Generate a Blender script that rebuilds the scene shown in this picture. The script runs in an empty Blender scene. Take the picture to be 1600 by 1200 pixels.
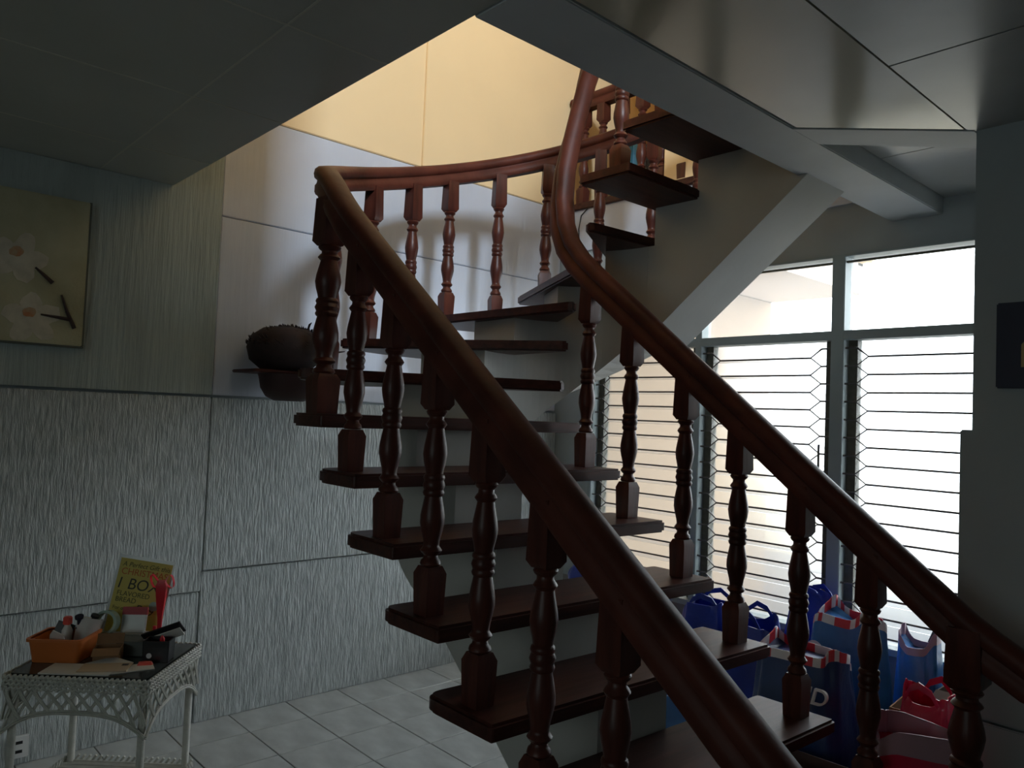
import bpy, bmesh, math, random
from math import sin, cos, pi, radians, atan2, sqrt
from mathutils import Matrix, Vector
random.seed(7)
S = bpy.context.scene
COL = S.collection

# ------------------------------------------------------------------ camera, world, lights, exposure
yaw, pit, rol = radians(47.8), radians(2.4), radians(2.3)
fwd = Vector((-sin(yaw)*cos(pit), cos(yaw)*cos(pit), sin(pit)))
rgt = Vector((cos(yaw), sin(yaw), 0))
upv = rgt.cross(fwd)
cr = cos(rol)*rgt + sin(rol)*upv
cu = -sin(rol)*rgt + cos(rol)*upv
cam = bpy.data.cameras.new('camera')
cam.lens = 27.0; cam.sensor_width = 36.0; cam.clip_start = 0.02
co = bpy.data.objects.new('camera', cam); COL.objects.link(co)
M = Matrix((cr, cu, -fwd)).transposed().to_4x4(); M.translation = Vector((0, 0, 1.5))
co.matrix_world = M
S.camera = co

w = bpy.data.worlds.new('overcast_sky'); S.world = w; w.use_nodes = True
bg = w.node_tree.nodes['Background']
bg.inputs['Color'].default_value = (0.87, 0.95, 1.0, 1); bg.inputs['Strength'].default_value = 7.8

def area(name, loc, rot, sx, sy, watts, col, portal=False):
    l = bpy.data.lights.new(name, 'AREA'); l.shape = 'RECTANGLE'; l.size = sx; l.size_y = sy
    l.energy = watts; l.color = col
    if portal: l.cycles.is_portal = True
    o = bpy.data.objects.new(name, l); COL.objects.link(o); o.location = loc; o.rotation_euler = rot
    return o
area('window_portal', (-2.12, 3.98, 1.43), (radians(-90), 0, 0), 2.5, 1.9, 1, (1, 1, 1), True)
area('upstairs_window_daylight', (1.9, 0.3, 5.0), (0, radians(90), 0), 1.0, 0.5, 280, (0.72, 0.86, 1.0))
area('rear_fill_light', (0.3, -3.85, 1.7), (radians(90), 0, 0), 2.4, 1.4, 18, (0.84, 0.98, 0.98))  # added fill lamp behind the camera; the rear wall has no window

S.view_settings.view_transform = 'Standard'
S.view_settings.look = 'None'
S.view_settings.exposure = 0.0
S.view_settings.gamma = 1.0
S.view_settings.use_curve_mapping = False
try: S.cycles.use_denoising = True
except Exception: pass
S.cycles.max_bounces = 10; S.cycles.diffuse_bounces = 6; S.cycles.transparent_max_bounces = 12
S.cycles.sample_clamp_indirect = 4.0
S.cycles.caustics_reflective = False; S.cycles.caustics_refractive = True

# ------------------------------------------------------------------ materials
def mat(name, col, rough=0.6, bump=None, var=0.0, vscale=3.0, spec=0.5, metal=0.0, coat=0.0, stretch=(1, 1, 1), dark=None):
    m = bpy.data.materials.new(name); m.use_nodes = True
    nt = m.node_tree; b = nt.nodes['Principled BSDF']
    b.inputs['Base Color'].default_value = (*col, 1); b.inputs['Roughness'].default_value = rough
    b.inputs['Metallic'].default_value = metal; b.inputs['Specular IOR Level'].default_value = spec
    b.inputs['Coat Weight'].default_value = coat; b.inputs['Coat Roughness'].default_value = 0.12
    tc = nt.nodes.new('ShaderNodeTexCoord'); mp = nt.nodes.new('ShaderNodeMapping')
    nt.links.new(tc.outputs['Object'], mp.inputs['Vector']); mp.inputs['Scale'].default_value = stretch
    if var > 0:
        n = nt.nodes.new('ShaderNodeTexNoise'); n.inputs['Scale'].default_value = vscale; n.inputs['Detail'].default_value = 6
        nt.links.new(mp.outputs['Vector'], n.inputs['Vector'])
        r = nt.nodes.new('ShaderNodeValToRGB'); d = dark or tuple(c*(1-var) for c in col)
        r.color_ramp.elements[0].position = 0.32; r.color_ramp.elements[0].color = (*d, 1)
        r.color_ramp.elements[1].position = 0.66; r.color_ramp.elements[1].color = (*[min(1, c*(1+var*0.35)) for c in col], 1)
        nt.links.new(n.outputs['Fac'], r.inputs['Fac']); nt.links.new(r.outputs['Color'], b.inputs['Base Color'])
    if bump:
        n2 = nt.nodes.new('ShaderNodeTexNoise'); n2.inputs['Scale'].default_value = bump[0]; n2.inputs['Detail'].default_value = bump[3] if len(bump) > 3 else 4
        mp2 = nt.nodes.new('ShaderNodeMapping'); nt.links.new(tc.outputs['Object'], mp2.inputs['Vector'])
        mp2.inputs['Scale'].default_value = bump[2] if len(bump) > 2 else (1, 1, 1)
        nt.links.new(mp2.outputs['Vector'], n2.inputs['Vector'])
        bp = nt.nodes.new('ShaderNodeBump'); bp.inputs['Strength'].default_value = bump[1]; bp.inputs['Distance'].default_value = bump[4] if len(bump) > 4 else 0.01
        nt.links.new(n2.outputs['Fac'], bp.inputs['Height']); nt.links.new(bp.outputs['Normal'], b.inputs['Normal'])
    return m

WOOD = mat('mahogany_varnish', (0.088, 0.023, 0.015), 0.38, (30, 0.12, (1, 1, 0.15)), 0.45, 5, spec=0.32, stretch=(6, 6, 0.8))
WOODT = mat('mahogany_tread', (0.060, 0.017, 0.011), 0.42, (30, 0.10, (1, 0.12, 1)), 0.45, 5, spec=0.28, stretch=(8, 0.8, 8))
RAIL = mat('mahogany_rail', (0.095, 0.026, 0.017), 0.48, (40, 0.08), 0.4, 7, spec=0.20)
SPINE = mat('spine_paint', (0.47, 0.47, 0.44), 0.7, (25, 0.08), 0.12, 2)
BEAMP = mat('beam_paint', (0.52, 0.55, 0.56), 0.55, (20, 0.06), 0.10, 3)
CEIL = mat('ceiling_paint', (0.46, 0.47, 0.42), 0.45, (18, 0.05), 0.10, 2)
CEILB = mat('ceiling_cream_gloss', (0.54, 0.50, 0.38), 0.15, (9, 0.03), 0.08, 2)
CEILG = mat('ceiling_grey_gloss', (0.46, 0.48, 0.47), 0.30, (9, 0.05), 0.12, 3)
BATT = mat('ceiling_joint', (0.55, 0.54, 0.46), 0.6)
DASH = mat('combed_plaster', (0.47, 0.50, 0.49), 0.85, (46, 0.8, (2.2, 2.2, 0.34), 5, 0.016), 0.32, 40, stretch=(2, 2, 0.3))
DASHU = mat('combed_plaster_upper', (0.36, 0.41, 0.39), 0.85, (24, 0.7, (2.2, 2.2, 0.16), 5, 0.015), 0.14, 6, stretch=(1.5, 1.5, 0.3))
WHITEP = mat('white_wall_paint', (0.58, 0.61, 0.69), 0.6, (22, 0.25, (2, 2, 0.2), 4, 0.006), 0.10, 2)
CREAM = mat('cream_wall_paint', (0.92, 0.70, 0.41), 0.7, (14, 0.04), 0.05, 1.5)
GREYW = mat('grey_wall_paint', (0.36, 0.40, 0.41), 0.7, (20, 0.15), 0.12, 2)
TILE = mat('marbled_tile', (0.55, 0.56, 0.54), 0.28, None, 0.25, 5, stretch=(1, 1.8, 1))
GROUT = mat('grout', (0.16, 0.16, 0.15), 0.9)
FRAME = mat('window_frame_paint', (0.30, 0.35, 0.35), 0.5)
GRILLE = mat('grille_iron', (0.10, 0.09, 0.085), 0.5)
CHANNEL = mat('jalousie_channel', (0.10, 0.095, 0.07), 0.6, None, 0.3, 30)
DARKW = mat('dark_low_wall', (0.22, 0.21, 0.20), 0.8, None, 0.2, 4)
WICK = mat('white_wicker', (0.62, 0.61, 0.55), 0.55, (60, 0.3), 0.12, 30)
GLASSD = mat('dark_glass_top', (0.035, 0.04, 0.038), 0.12)
BASKET = mat('orange_plastic', (0.62, 0.17, 0.035), 0.4)
CARTON = mat('brown_card', (0.30, 0.17, 0.085), 0.85, None, 0.15, 12)
CARTOND = mat('dark_brown_card', (0.13, 0.085, 0.075), 0.85, None, 0.2, 6)
TAN = mat('tan_card', (0.42, 0.27, 0.13), 0.85)
PAPER = mat('white_paper', (0.68, 0.66, 0.62), 0.8)
PAPERC = mat('cream_paper', (0.60, 0.48, 0.34), 0.8)
YELLOW = mat('yellow_print', (0.62, 0.50, 0.09), 0.5)
ACRYL = mat('clear_acrylic_edge', (0.55, 0.58, 0.56), 0.15)
REDB = mat('red_ribbon', (0.75, 0.02, 0.035), 0.3)
REDC = mat('dark_red_card', (0.42, 0.02, 0.03), 0.5)
BLACKP = mat('black_plastic', (0.012, 0.012, 0.014), 0.35)
WHITEPL = mat('white_plastic', (0.72, 0.72, 0.70), 0.35)
PINKPL = mat('coral_plastic', (0.85, 0.10, 0.07), 0.35)
GREENT = mat('green_tape', (0.30, 0.42, 0.33), 0.3)
INKG = mat('green_ink', (0.10, 0.10, 0.02), 0.6)
INKK = mat('dark_ink', (0.05, 0.05, 0.025), 0.6)
INKO = mat('orange_ink', (0.55, 0.13, 0.02), 0.6)
INKW = mat('white_ink', (0.8, 0.8, 0.8), 0.6)
BLUEB = mat('royal_blue_plastic', (0.015, 0.04, 0.36), 0.28, (14, 0.5), 0.3, 6)
NAVY = mat('navy_plastic', (0.014, 0.045, 0.16), 0.3, (14, 0.5), 0.3, 6)
SKYB = mat('sky_blue_plastic', (0.04, 0.17, 0.45), 0.3, (14, 0.5), 0.25, 6)
PINKB = mat('crimson_plastic', (0.60, 0.02, 0.07), 0.22, (14, 0.5), 0.2, 6)
CLEARP = mat('frosty_plastic', (0.42, 0.26, 0.31), 0.35)
STRW = mat('stripe_white', (0.75, 0.72, 0.74), 0.4)
STRR = mat('stripe_red', (0.62, 0.03, 0.05), 0.4)
DRIED = mat('dried_leaf', (0.020, 0.007, 0.006), 0.8, None, 0.4, 30)
POTM = mat('oxblood_pot', (0.030, 0.009, 0.008), 0.6)
CANVAS = mat('painted_canvas', (0.42, 0.40, 0.27), 0.8, (80, 0.15), 0.25, 4, dark=(0.33, 0.31, 0.19))
PETAL = mat('pale_petal_paint', (0.52, 0.48, 0.38), 0.8, None, 0.18, 20)
PETALO = mat('orange_petal_paint', (0.38, 0.16, 0.07), 0.8, None, 0.5, 30, dark=(0.40, 0.34, 0.22))
TWIG = mat('twig_paint', (0.05, 0.03, 0.025), 0.8)
EDGE = mat('canvas_edge', (0.10, 0.11, 0.09), 0.8)
NAVYF = mat('navy_frame', (0.018, 0.020, 0.045), 0.5)
BEIGEP = mat('beige_print', (0.45, 0.33, 0.16), 0.8)
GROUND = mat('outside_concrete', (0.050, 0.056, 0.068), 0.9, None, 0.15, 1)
SUNLITG = mat('outside_yard_sunlit_tone', (0.30, 0.26, 0.17), 0.9, None, 0.1, 1)  # sun on the far yard is put into this paler, warmer ground colour
NEIGH = mat('outside_cream_wall', (0.36, 0.255, 0.165), 0.9)
EAVE = mat('outside_eave', (0.88, 0.74, 0.66), 0.8)
CABLE = mat('black_cable', (0.02, 0.02, 0.02), 0.5)
FOLDW = mat('pale_binder', (0.62, 0.64, 0.70), 0.5, None, 0.2, 14)
FOLDB = mat('blue_binder', (0.10, 0.33, 0.55), 0.5)
FOLDT = mat('teal_binder', (0.05, 0.20, 0.27), 0.5)
FOLDP = mat('speckled_binder', (0.16, 0.22, 0.36), 0.5, None, 0.6, 60)
GOLD = mat('mustard_binder', (0.45, 0.34, 0.08), 0.5)

def glassmat(name, tint, ft, fd, blur=0.0):
    m = bpy.data.materials.new(name); m.use_nodes = True; nt = m.node_tree
    nt.nodes.remove(nt.nodes['Principled BSDF']); out = nt.nodes['Material Output']
    tr = nt.nodes.new('ShaderNodeBsdfTransparent'); tr.inputs['Color'].default_value = (*tint, 1)
    tl = nt.nodes.new('ShaderNodeBsdfTranslucent'); tl.inputs['Color'].default_value = (*tint, 1)
    gl = nt.nodes.new('ShaderNodeBsdfGlossy'); gl.inputs['Roughness'].default_value = 0.15
    m1 = nt.nodes.new('ShaderNodeMixShader'); m1.inputs[0].default_value = fd
    m2 = nt.nodes.new('ShaderNodeMixShader'); m2.inputs[0].default_value = ft
    src = tr
    if blur > 0:
        rf = nt.nodes.new('ShaderNodeBsdfRefraction'); rf.inputs['Color'].default_value = (*tint, 1); rf.inputs['Roughness'].default_value = 0.5; rf.inputs['IOR'].default_value = 1.25
        src = nt.nodes.new('ShaderNodeMixShader'); src.inputs[0].default_value = blur
        nt.links.new(tr.outputs[0], src.inputs[1]); nt.links.new(rf.outputs[0], src.inputs[2])
    nt.links.new(src.outputs[0], m1.inputs[1]); nt.links.new(tl.outputs[0], m1.inputs[2])
    nt.links.new(m1.outputs[0], m2.inputs[1]); nt.links.new(gl.outputs[0], m2.inputs[2])
    nt.links.new(m2.outputs[0], out.inputs['Surface']); return m
SLAT = glassmat('frosted_slat_glass', (0.92, 0.93, 0.94), 0.05, 0.04, 0.6)
PANE = glassmat('clear_pane_glass', (0.97, 0.97, 0.97), 0.04, 0.10)
ACRY = glassmat('acrylic', (0.9, 0.92, 0.9), 0.06, 0.05)

# ------------------------------------------------------------------ mesh helpers
class MB:
    def __init__(s): s.v = []; s.f = []; s.m = []
    def add(s, vs, fs, mi=0):
        o = len(s.v); s.v += [tuple(p) for p in vs]
        for f in fs: s.f.append([i+o for i in f]); s.m.append(mi)
        return s
    def box(s, x0, x1, y0, y1, z0, z1, mi=0, R=None, c=None):
        vs = [Vector((x, y, z)) for z in (z0, z1) for y in (y0, y1) for x in (x0, x1)]
        if R is not None:
            vs = [R @ v for v in vs]
        if c is not None: vs = [v + Vector(c) for v in vs]
        return s.add(vs, [(0, 2, 3, 1), (4, 5, 7, 6), (0, 1, 5, 4), (2, 6, 7, 3), (0, 4, 6, 2), (1, 3, 7, 5)], mi)
    def prism(s, poly, z0, z1, mi=0):
        n = len(poly); vs = [(x, y, z0) for x, y in poly] + [(x, y, z1) for x, y in poly]
        return s.add(vs, [tuple(range(n))[::-1], tuple(range(n, 2*n))] + [(i, (i+1) % n, n+(i+1) % n, n+i) for i in range(n)], mi)
    def extr_y(s, prof, y0, y1, mi=0):
        n = len(prof); vs = [(x, y0, z) for x, z in prof] + [(x, y1, z) for x, z in prof]
        return s.add(vs, [tuple(range(n)), tuple(range(n, 2*n))[::-1]] + [(i, n+i, n+(i+1) % n, (i+1) % n) for i in range(n)], mi)
    def lathe(s, prof, n=14, c=(0, 0, 0), mi=0, sq=None, cap=True):
        vs = []; fs = []
        for r, z in prof:
            for k in range(n):
                a = 2*pi*k/n; vs.append((c[0]+r*cos(a), c[1]+r*sin(a), c[2]+z))
        for j in range(len(prof)-1):
            for k in range(n):
                fs.append((j*n+k, j*n+(k+1) % n, (j+1)*n+(k+1) % n, (j+1)*n+k))
        if cap:
            fs.append(tuple(range(n))[::-1]); fs.append(tuple((len(prof)-1)*n+k for k in range(n)))
        return s.add(vs, fs, mi)
    def loft(s, rings, mi=0, cap=True):
        n = len(rings[0]); vs = [p for r in rings for p in r]; fs = []
        for j in range(len(rings)-1):
            for k in range(n): fs.append((j*n+k, j*n+(k+1) % n, (j+1)*n+(k+1) % n, (j+1)*n+k))
        if cap: fs += [tuple(range(n))[::-1], tuple((len(rings)-1)*n+k for k in range(n))]
        return s.add(vs, fs, mi)
    def tube(s, pts, r, n=6, mi=0):
        pts = [Vector(p) for p in pts]; rings = []
        for i, p in enumerate(pts):
            t = (pts[min(i+1, len(pts)-1)] - pts[max(i-1, 0)]).normalized()
            u = t.orthogonal().normalized() if abs(t.z) > 0.99 else t.cross(Vector((0, 0, 1))).normalized()
            v = u.cross(t)
            rr = r[i] if isinstance(r, (list, tuple)) else r
            rings.append([p + (u*cos(2*pi*k/n) + v*sin(2*pi*k/n))*rr for k in range(n)])
        return s.loft(rings, mi)
    def sweep(s, prof, pts, sides=None, mi=0):
        """profile (side, up) carried along pts; sides = horizontal side vectors"""
        pts = [Vector(p) for p in pts]; rings = []
        for i, p in enumerate(pts):
            t = (pts[min(i+1, len(pts)-1)] - pts[max(i-1, 0)]).normalized()
            sd = Vector(sides[i]) if sides else Vector((t.y, -t.x, 0))
            sd = (sd - t*sd.dot(t)).normalized(); u = sd.cross(t)
            rings.append([p + sd*a + u*b for a, b in prof])
        return s.loft(rings, mi)
    def build(s, name, mats, parent=None, smooth=None, bevel=0, loc=None, rot=None, segs=2):
        me = bpy.data.meshes.new(name); me.from_pydata(s.v, [], s.f)
        for m in (mats if isinstance(mats, (list, tuple)) else [mats]): me.materials.append(m)
        me.polygons.foreach_set('material_index', s.m)
        bm = bmesh.new(); bm.from_mesh(me); bmesh.ops.recalc_face_normals(bm, faces=bm.faces[:])
        if bevel:
            es = [e for e in bm.edges if len(e.link_faces) == 2 and e.calc_face_angle(0) > radians(40)]
            bmesh.ops.bevel(bm, geom=es, offset=bevel, segments=segs, affect='EDGES', clamp_overlap=True)
        bm.to_mesh(me); bm.free()
        if smooth is not None:
            me.shade_smooth(); me.set_sharp_from_angle(angle=radians(smooth))
        o = bpy.data.objects.new(name, me); COL.objects.link(o)
        if parent: o.parent = parent
        if loc: o.location = loc
        if rot: o.rotation_euler = rot
        return o
def inst(o, parent, loc, rot=None, scale=None):
    c = o.copy(); COL.objects.link(c); c.parent = parent; c.location = loc
    if rot: c.rotation_euler = rot
    if scale: c.scale = scale
    return c
def tag(o, label, cat, group=None, kind=None):
    o['label'] = label; o['category'] = cat
    if group: o['group'] = group
    if kind: o['kind'] = kind
    return o
def thing(name, label, cat, loc=(0, 0, 0), rz=0, group=None, kind=None):
    o = bpy.data.objects.new(name, None); COL.objects.link(o); o.empty_display_size = 0.1
    o.location = loc; o.rotation_euler = (0, 0, rz)
    return tag(o, label, cat, group, kind)
def struct(o, label=None, cat=None):
    o['kind'] = 'structure'
    if label: o['label'] = label; o['category'] = cat
    return o
def bx(name, m, x0, x1, y0, y1, z0, z1, parent=None, bevel=0):
    return MB().box(x0, x1, y0, y1, z0, z1).build(name, m, parent, bevel=bevel)

# ------------------------------------------------------------------ room shell
WX = -3.68; WY = 3.75
floor = struct(bx('floor', GROUT, -3.85, 3.2, -4.1, 3.9, -0.2, -0.004), 'pale marbled square tile floor under the open staircase', 'floor')
tl = MB().box(0.0025, 0.2925, 0.0025, 0.2925, -0.012, 0.0).build('tile', TILE, floor, bevel=0.0015, segs=1)
first = True
for i in range(13):
    for j in range(11):
        x, y = WX + 0.245 + 0.295*(i-1), 0.395 + 0.295*j
        if x < WX-0.2: continue
        if first: tl.location = (x, y, 0); first = False
        else: inst(tl, floor, (x, y, random.uniform(-0.0006, 0.0006)))

wl = struct(bx('wall_left', GREYW, -3.86, -3.705, -4.1, 3.87, 0, 5.9), 'long left wall of combed plaster with recessed joints below and white and cream paint above', 'wall')
def panel(x1, y0, y1, z0, z1, m, name='plaster_panel', bev=0.004):
    return bx(name, m, -3.71, x1, y0, y1, z0, z1, wl, bev)
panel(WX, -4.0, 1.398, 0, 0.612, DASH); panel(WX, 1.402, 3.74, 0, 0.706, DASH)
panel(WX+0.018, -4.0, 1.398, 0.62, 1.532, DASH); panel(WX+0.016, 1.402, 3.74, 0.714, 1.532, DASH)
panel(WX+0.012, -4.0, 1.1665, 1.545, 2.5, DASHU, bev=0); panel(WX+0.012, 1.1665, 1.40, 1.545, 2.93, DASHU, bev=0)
panel(WX, 1.404, 3.74, 1.545, 2.407, WHITEP); panel(WX, 1.404, 3.74, 2.411, 2.93, WHITEP)
panel(WX, 1.17, 2.555, 2.935, 5.8, CREAM, 'painted_panel'); panel(WX, 2.575, 3.86, 2.935, 5.8, CREAM, 'painted_panel')
bx('joint_strip', CREAM, -3.69, -3.668, 2.552, 2.578, 2.94, 5.8, wl, 0.003)

# window wall
wb = MB()
wb.box(-3.72, -3.33, WY, WY+0.12, 0, 2.93); wb.box(-3.33, -0.84, WY, WY+0.12, 0, 0.49)
wb.box(-3.33, -0.84, WY, WY+0.12, 2.36, 2.93); wb.box(-0.92, -0.8, WY, WY+0.12, 0.49, 2.36)
wback = struct(wb.build('wall_back', GREYW), 'grey wall above and below the jalousie window behind the stairs', 'wall')
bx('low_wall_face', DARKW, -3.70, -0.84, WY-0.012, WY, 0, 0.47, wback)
MB().box(-3.69, -1.5, WY-0.012, WY, 2.62, 2.93).build('stairwell_face', WHITEP, wback)

# wall on the right (facing the camera)
wr = struct(bx('wall_right', GREYW, -0.84, 3.2, 2.78, 3.9, 0, 2.6), 'dark grey wall at the right with a thicker plaster dado', 'wall')
bx('dado_panel', GREYW, -0.868, 3.0, 2.755, 2.80, 0.615, 1.515, wr, 0.004)
bx('dado_panel', GREYW, -0.868, 3.0, 2.755, 2.80, 0.0, 0.605, wr, 0.004)
# rest of the shell, out of view
struct(bx('wall_rear', GREYW, -3.85, 3.2, -4.2, -4.05, 0, 2.9), 'plain rear wall of the room', 'wall')
struct(bx('wall_east', GREYW, 3.1, 3.25, -4.1, 2.8, 0, 2.9), 'plain side wall of the room', 'wall')

# ceilings
SL = MB()
SL.box(-3.72, 3.2, -4.1, 1.165, 2.575, 2.9); SL.box(-1.49, 3.2, 1.165, 3.9, 2.60, 2.9)
ceil = struct(SL.build('ceiling', CEIL), 'low boarded ceiling around the stair opening', 'ceiling')
xs = [-3.665, -3.22, -2.55, -1.88, -1.21, -0.54, 0.13, 0.8, 1.47, 2.14, 3.1]
ys = [-4.05, -2.80, -1.58, -0.36, 0.86, 1.17]
for i in range(len(xs)-1):
    for j in range(len(ys)-1):
        bx('ceiling_board', CEIL, xs[i]+0.0015, xs[i+1]-0.0015, ys[j]+0.0015, ys[j+1]-(0 if j == 4 else 0.0015), 2.5, 2.58, ceil)
for x in xs[1:-1]: bx('joint_strip', BATT, x-0.004, x+0.004, -4.0, 1.168, 2.4985, 2.51, ceil)
for y in ys[1:-1]:
    for i in range(len(xs)-1): bx('joint_strip', BATT, xs[i]+0.004, xs[i+1]-0.004, y-0.003, y+0.003, 2.4985, 2.51, ceil)
# cream glossy board, grey boards, recessed boards behind the diagonal beam
MB().prism([(-1.255, 1.172), (-0.866, 1.172), (-0.866, 2.742), (-1.255, 2.372)], 2.5, 2.61).build('ceiling_board', CEILB, ceil)
for (a, b, c, d) in ((-0.86, 0.36, 1.172, 2.125), (-0.86, 0.36, 2.133, 2.785), (0.365, 1.6, 1.172, 2.125), (0.365, 1.6, 2.133, 2.785), (1.605, 3.1, 1.172, 2.785)):
    bx('ceiling_board', CEILG, a, b, c, d, 2.5, 2.61, ceil)
for (c, d) in ((2.45, 3.052), (3.058, 3.75)):
    bx('ceiling_board', CEILG, -1.26, -0.84, c, d, 2.572, 2.61, ceil)
struct(bx('beam_stair_edge', BEAMP, -1.49, -1.265, 1.172, WY, 2.497, 2.9, bevel=0.004), 'blue-grey painted beam along the edge of the stair opening', 'beam')
struct(MB().prism([(-1.268, 2.372), (-0.845, 2.775), (-0.845, 2.99), (-1.268, 2.56)], 2.497, 2.61).build('beam_diagonal', BEAMP), 'short diagonal beam from the stair edge beam to the right wall corner', 'beam')

# upstairs
struct(MB().box(-2.75, 2.1, WY+0.02, WY+0.12, 2.93, 5.9).box(-2.85, -2.75, WY+0.02, 6.6, 2.93, 5.9).build('wall_hall_side', CREAM), 'cream wall closing the stairwell beside the upper hall', 'wall')
up = MB()
up.box(-3.72, -2.85, WY+0.02, 6.6, 2.66, 2.925)
upf = struct(up.build('floor_upstairs', EAVE), 'upper hall floor beyond the stairwell', 'floor')
struct(bx('wall_upstairs_back', CREAM, -3.8, -2.85, 6.5, 6.6, 2.9, 5.9), 'cream wall at the back of the upper hall', 'wall')
struct(bx('wall_upstairs_front', CREAM, -3.8, -1.4, 1.06, 1.17, 2.9, 5.9), 'cream wall at the front of the upper hall', 'wall')
struct(bx('wall_upstairs_east', CREAM, 2.0, 2.1, -1.6, 3.9, 2.9, 5.9), 'cream side wall of the upper hall', 'wall')
struct(bx('wall_upstairs_near', CREAM, -3.8, 2.1, -1.7, -1.6, 2.9, 5.9), 'cream near wall of the upper landing', 'wall')
struct(bx('ceiling_upstairs', mat('upper_ceiling_paint', (0.7, 0.66, 0.58), 0.8), -3.86, 2.1, -1.7, 6.6, 5.85, 5.95), 'pale ceiling of the upper hall', 'ceiling')
struct(bx('trim_1', WOODT, -3.66, -1.5, WY-0.03, WY+0.06, 2.90, 2.945, bevel=0.005), 'brown timber edge board of the upper hall floor', 'trim')

# outside
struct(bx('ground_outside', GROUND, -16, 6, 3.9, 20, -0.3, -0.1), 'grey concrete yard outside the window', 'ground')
struct(bx('ground_sunlit', SUNLITG, -16, 6, 9.2, 20, -0.11, -0.095), 'open yard farther off outside the window, sunlight painted into its pale colour', 'ground')
struct(bx('wall_outside_near', NEIGH, -3.86, -3.70, 3.87, 6.6, -0.1, 2.66), 'cream outer wall just beyond the window', 'wall')
struct(bx('wall_hall_left', CREAM, -3.86, -3.68, 3.86, 6.6, 2.66, 5.9), 'cream left wall of the upper hall', 'wall')
struct(bx('wall_outside', NEIGH, -13, -5.2, 8.2, 8.4, -0.1, 3.2), 'cream neighbouring wall outside the window', 'wall')

# ------------------------------------------------------------------ window
win = struct(thing('window_1', 'wide jalousie window in three bays behind the staircase', 'window', kind='structure'))
zt0, zt1 = 1.94, 1.986
fr = MB()
for x0, x1 in ((-3.34, -3.31), (-2.55, -2.508), (-1.757, -1.692), (-0.95, -0.915)): fr.box(x0, x1, WY-0.035, WY+0.06, 0.49, 2.36)
fr.box(-3.34, -0.915, WY-0.034, WY+0.059, zt0, zt1); fr.box(-3.34, -0.915, WY-0.033, WY+0.058, 2.352, 2.365); fr.box(-3.36, -0.9, WY-0.045, WY+0.08, 0.475, 0.505)
fr.build('window_frame', FRAME, win, bevel=0.003)
bays = ((-3.31, -2.55), (-2.508, -1.757), (-1.692, -0.95))
slat0 = chan0 = None
for bi, (a, b) in enumerate(bays):
    L = b-a
    bx('pane', PANE, a, b, WY+0.028, WY+0.032, zt1, 2.352, win)
    bx('head_bar', CHANNEL, a, b, WY-0.02, WY-0.005, 2.322, 2.332, win)
    for x in (b-0.024, a+0.024): ch = bx('jalousie_channel', CHANNEL, x-0.022, x+0.022, WY+0.02, WY+0.07, 0.505, zt0, win)
    n = 16; pitch = (zt0-0.505)/n
    for k in range(n):
        z = 0.505 + pitch*(k+0.5); R = Matrix.Rotation(radians(-28), 3, 'X')
        s = MB().box(-L/2+0.004, L/2-0.004, -0.003, 0.003, -0.054, 0.054, R=R)
        if slat0 is None or abs(L-slat0[1]) > 1e-4:
            o = s.build('glass_slat', SLAT, ch, loc=((a+b)/2, WY+0.05, z)); slat0 = (o, L)
        else: inst(slat0[0], ch, ((a+b)/2, WY+0.05, z))
# grille: long bars that fork into zigzags at both ends of every bay
gr = MB()
YG = WY-0.012; dz = 0.0878; am = 0.075; off = 0.075
def bar(a, b, r=0.0052): return MB().tube([a, b], r, 6)
for a, b in bays:
    zz = [zt0-0.04-dz/2*k for k in range(34)]
    zz = [z for z in zz if z > 0.51]
    for side in (0, 1):
        xo = a+off*0.75 if side == 0 else b-off*0.75
        xi = xo+am*0.75 if side == 0 else xo-am*0.75
        pts = [((xi if k % 2 == 1 else xo), YG, z) for k, z in enumerate(zz)]
        gz = MB().tube(pts, 0.0052, 6).build('grille_zigzag', GRILLE, win)
        for k, z in enumerate(zz):
            if k % 2 == 0: bar((a if side == 0 else b, YG, z), (xo, YG, z)).build('grille_stub', GRILLE, gz)
    for k, z in enumerate(zz):
        if k % 2 == 1: bar((a+off*0.75+am*0.75, YG, z), (b-off*0.75-am*0.75, YG, z)).build('grille_bar', GRILLE, gz)
bar((-1.815, YG-0.005, 1.42), (-1.815, YG-0.005, 1.28), 0.006).build('jalousie_lever', GRILLE, win)
bar((-1.22, YG-0.03, 0.72), (-1.29, YG-0.03, 0.54), 0.008).build('jalousie_lever', GRILLE, win)

# ------------------------------------------------------------------ staircase
st = thing('staircase', 'dark mahogany open-tread staircase turning back on itself on a grey concrete spine', 'staircase', (0, 0, 0))
TH = 0.045; RISE = 0.18; GO = 0.226
treads = {}
NX = lambda k: -1.385 - GO*k           # nosing X of lower treads, k=0 is the fourth tread up
NZ = lambda k: 0.763 + RISE*k
YL0, YL1 = 1.235, 2.45
def rpoly(pts, r):
    """round the listed corners: pts = [(x,y,radius)]"""
    out = []; n = len(pts)
    for i in range(n):
        p = Vector(pts[i][:2]); a = Vector(pts[i-1][:2]); b = Vector(pts[(i+1) % n][:2]); rr = pts[i][2]
        if rr <= 0: out.append(tuple(p)); continue
        d1 = (a-p).normalized()*rr; d2 = (b-p).normalized()*rr
        for k in range(6):
            t = k/5; q = (p+d1)*(1-t)**2 + p*2*t*(1-t) + (p+d2)*t*t; out.append(tuple(q))
    return out
for k in range(-3, 5):
    x1 = NX(k); x0 = x1-0.275
    rr = {4: 0.12, 3: 0.09}.get(k, 0.045)
    poly = rpoly([(x0, YL0, rr), (x1, YL0, 0.012), (x1+0.045, YL1, 0.012), (x0+0.045, YL1, 0.02)], 0)
    MB().prism(poly, NZ(k)-TH, NZ(k)).build('tread', WOODT, st, bevel=0.008)
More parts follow.
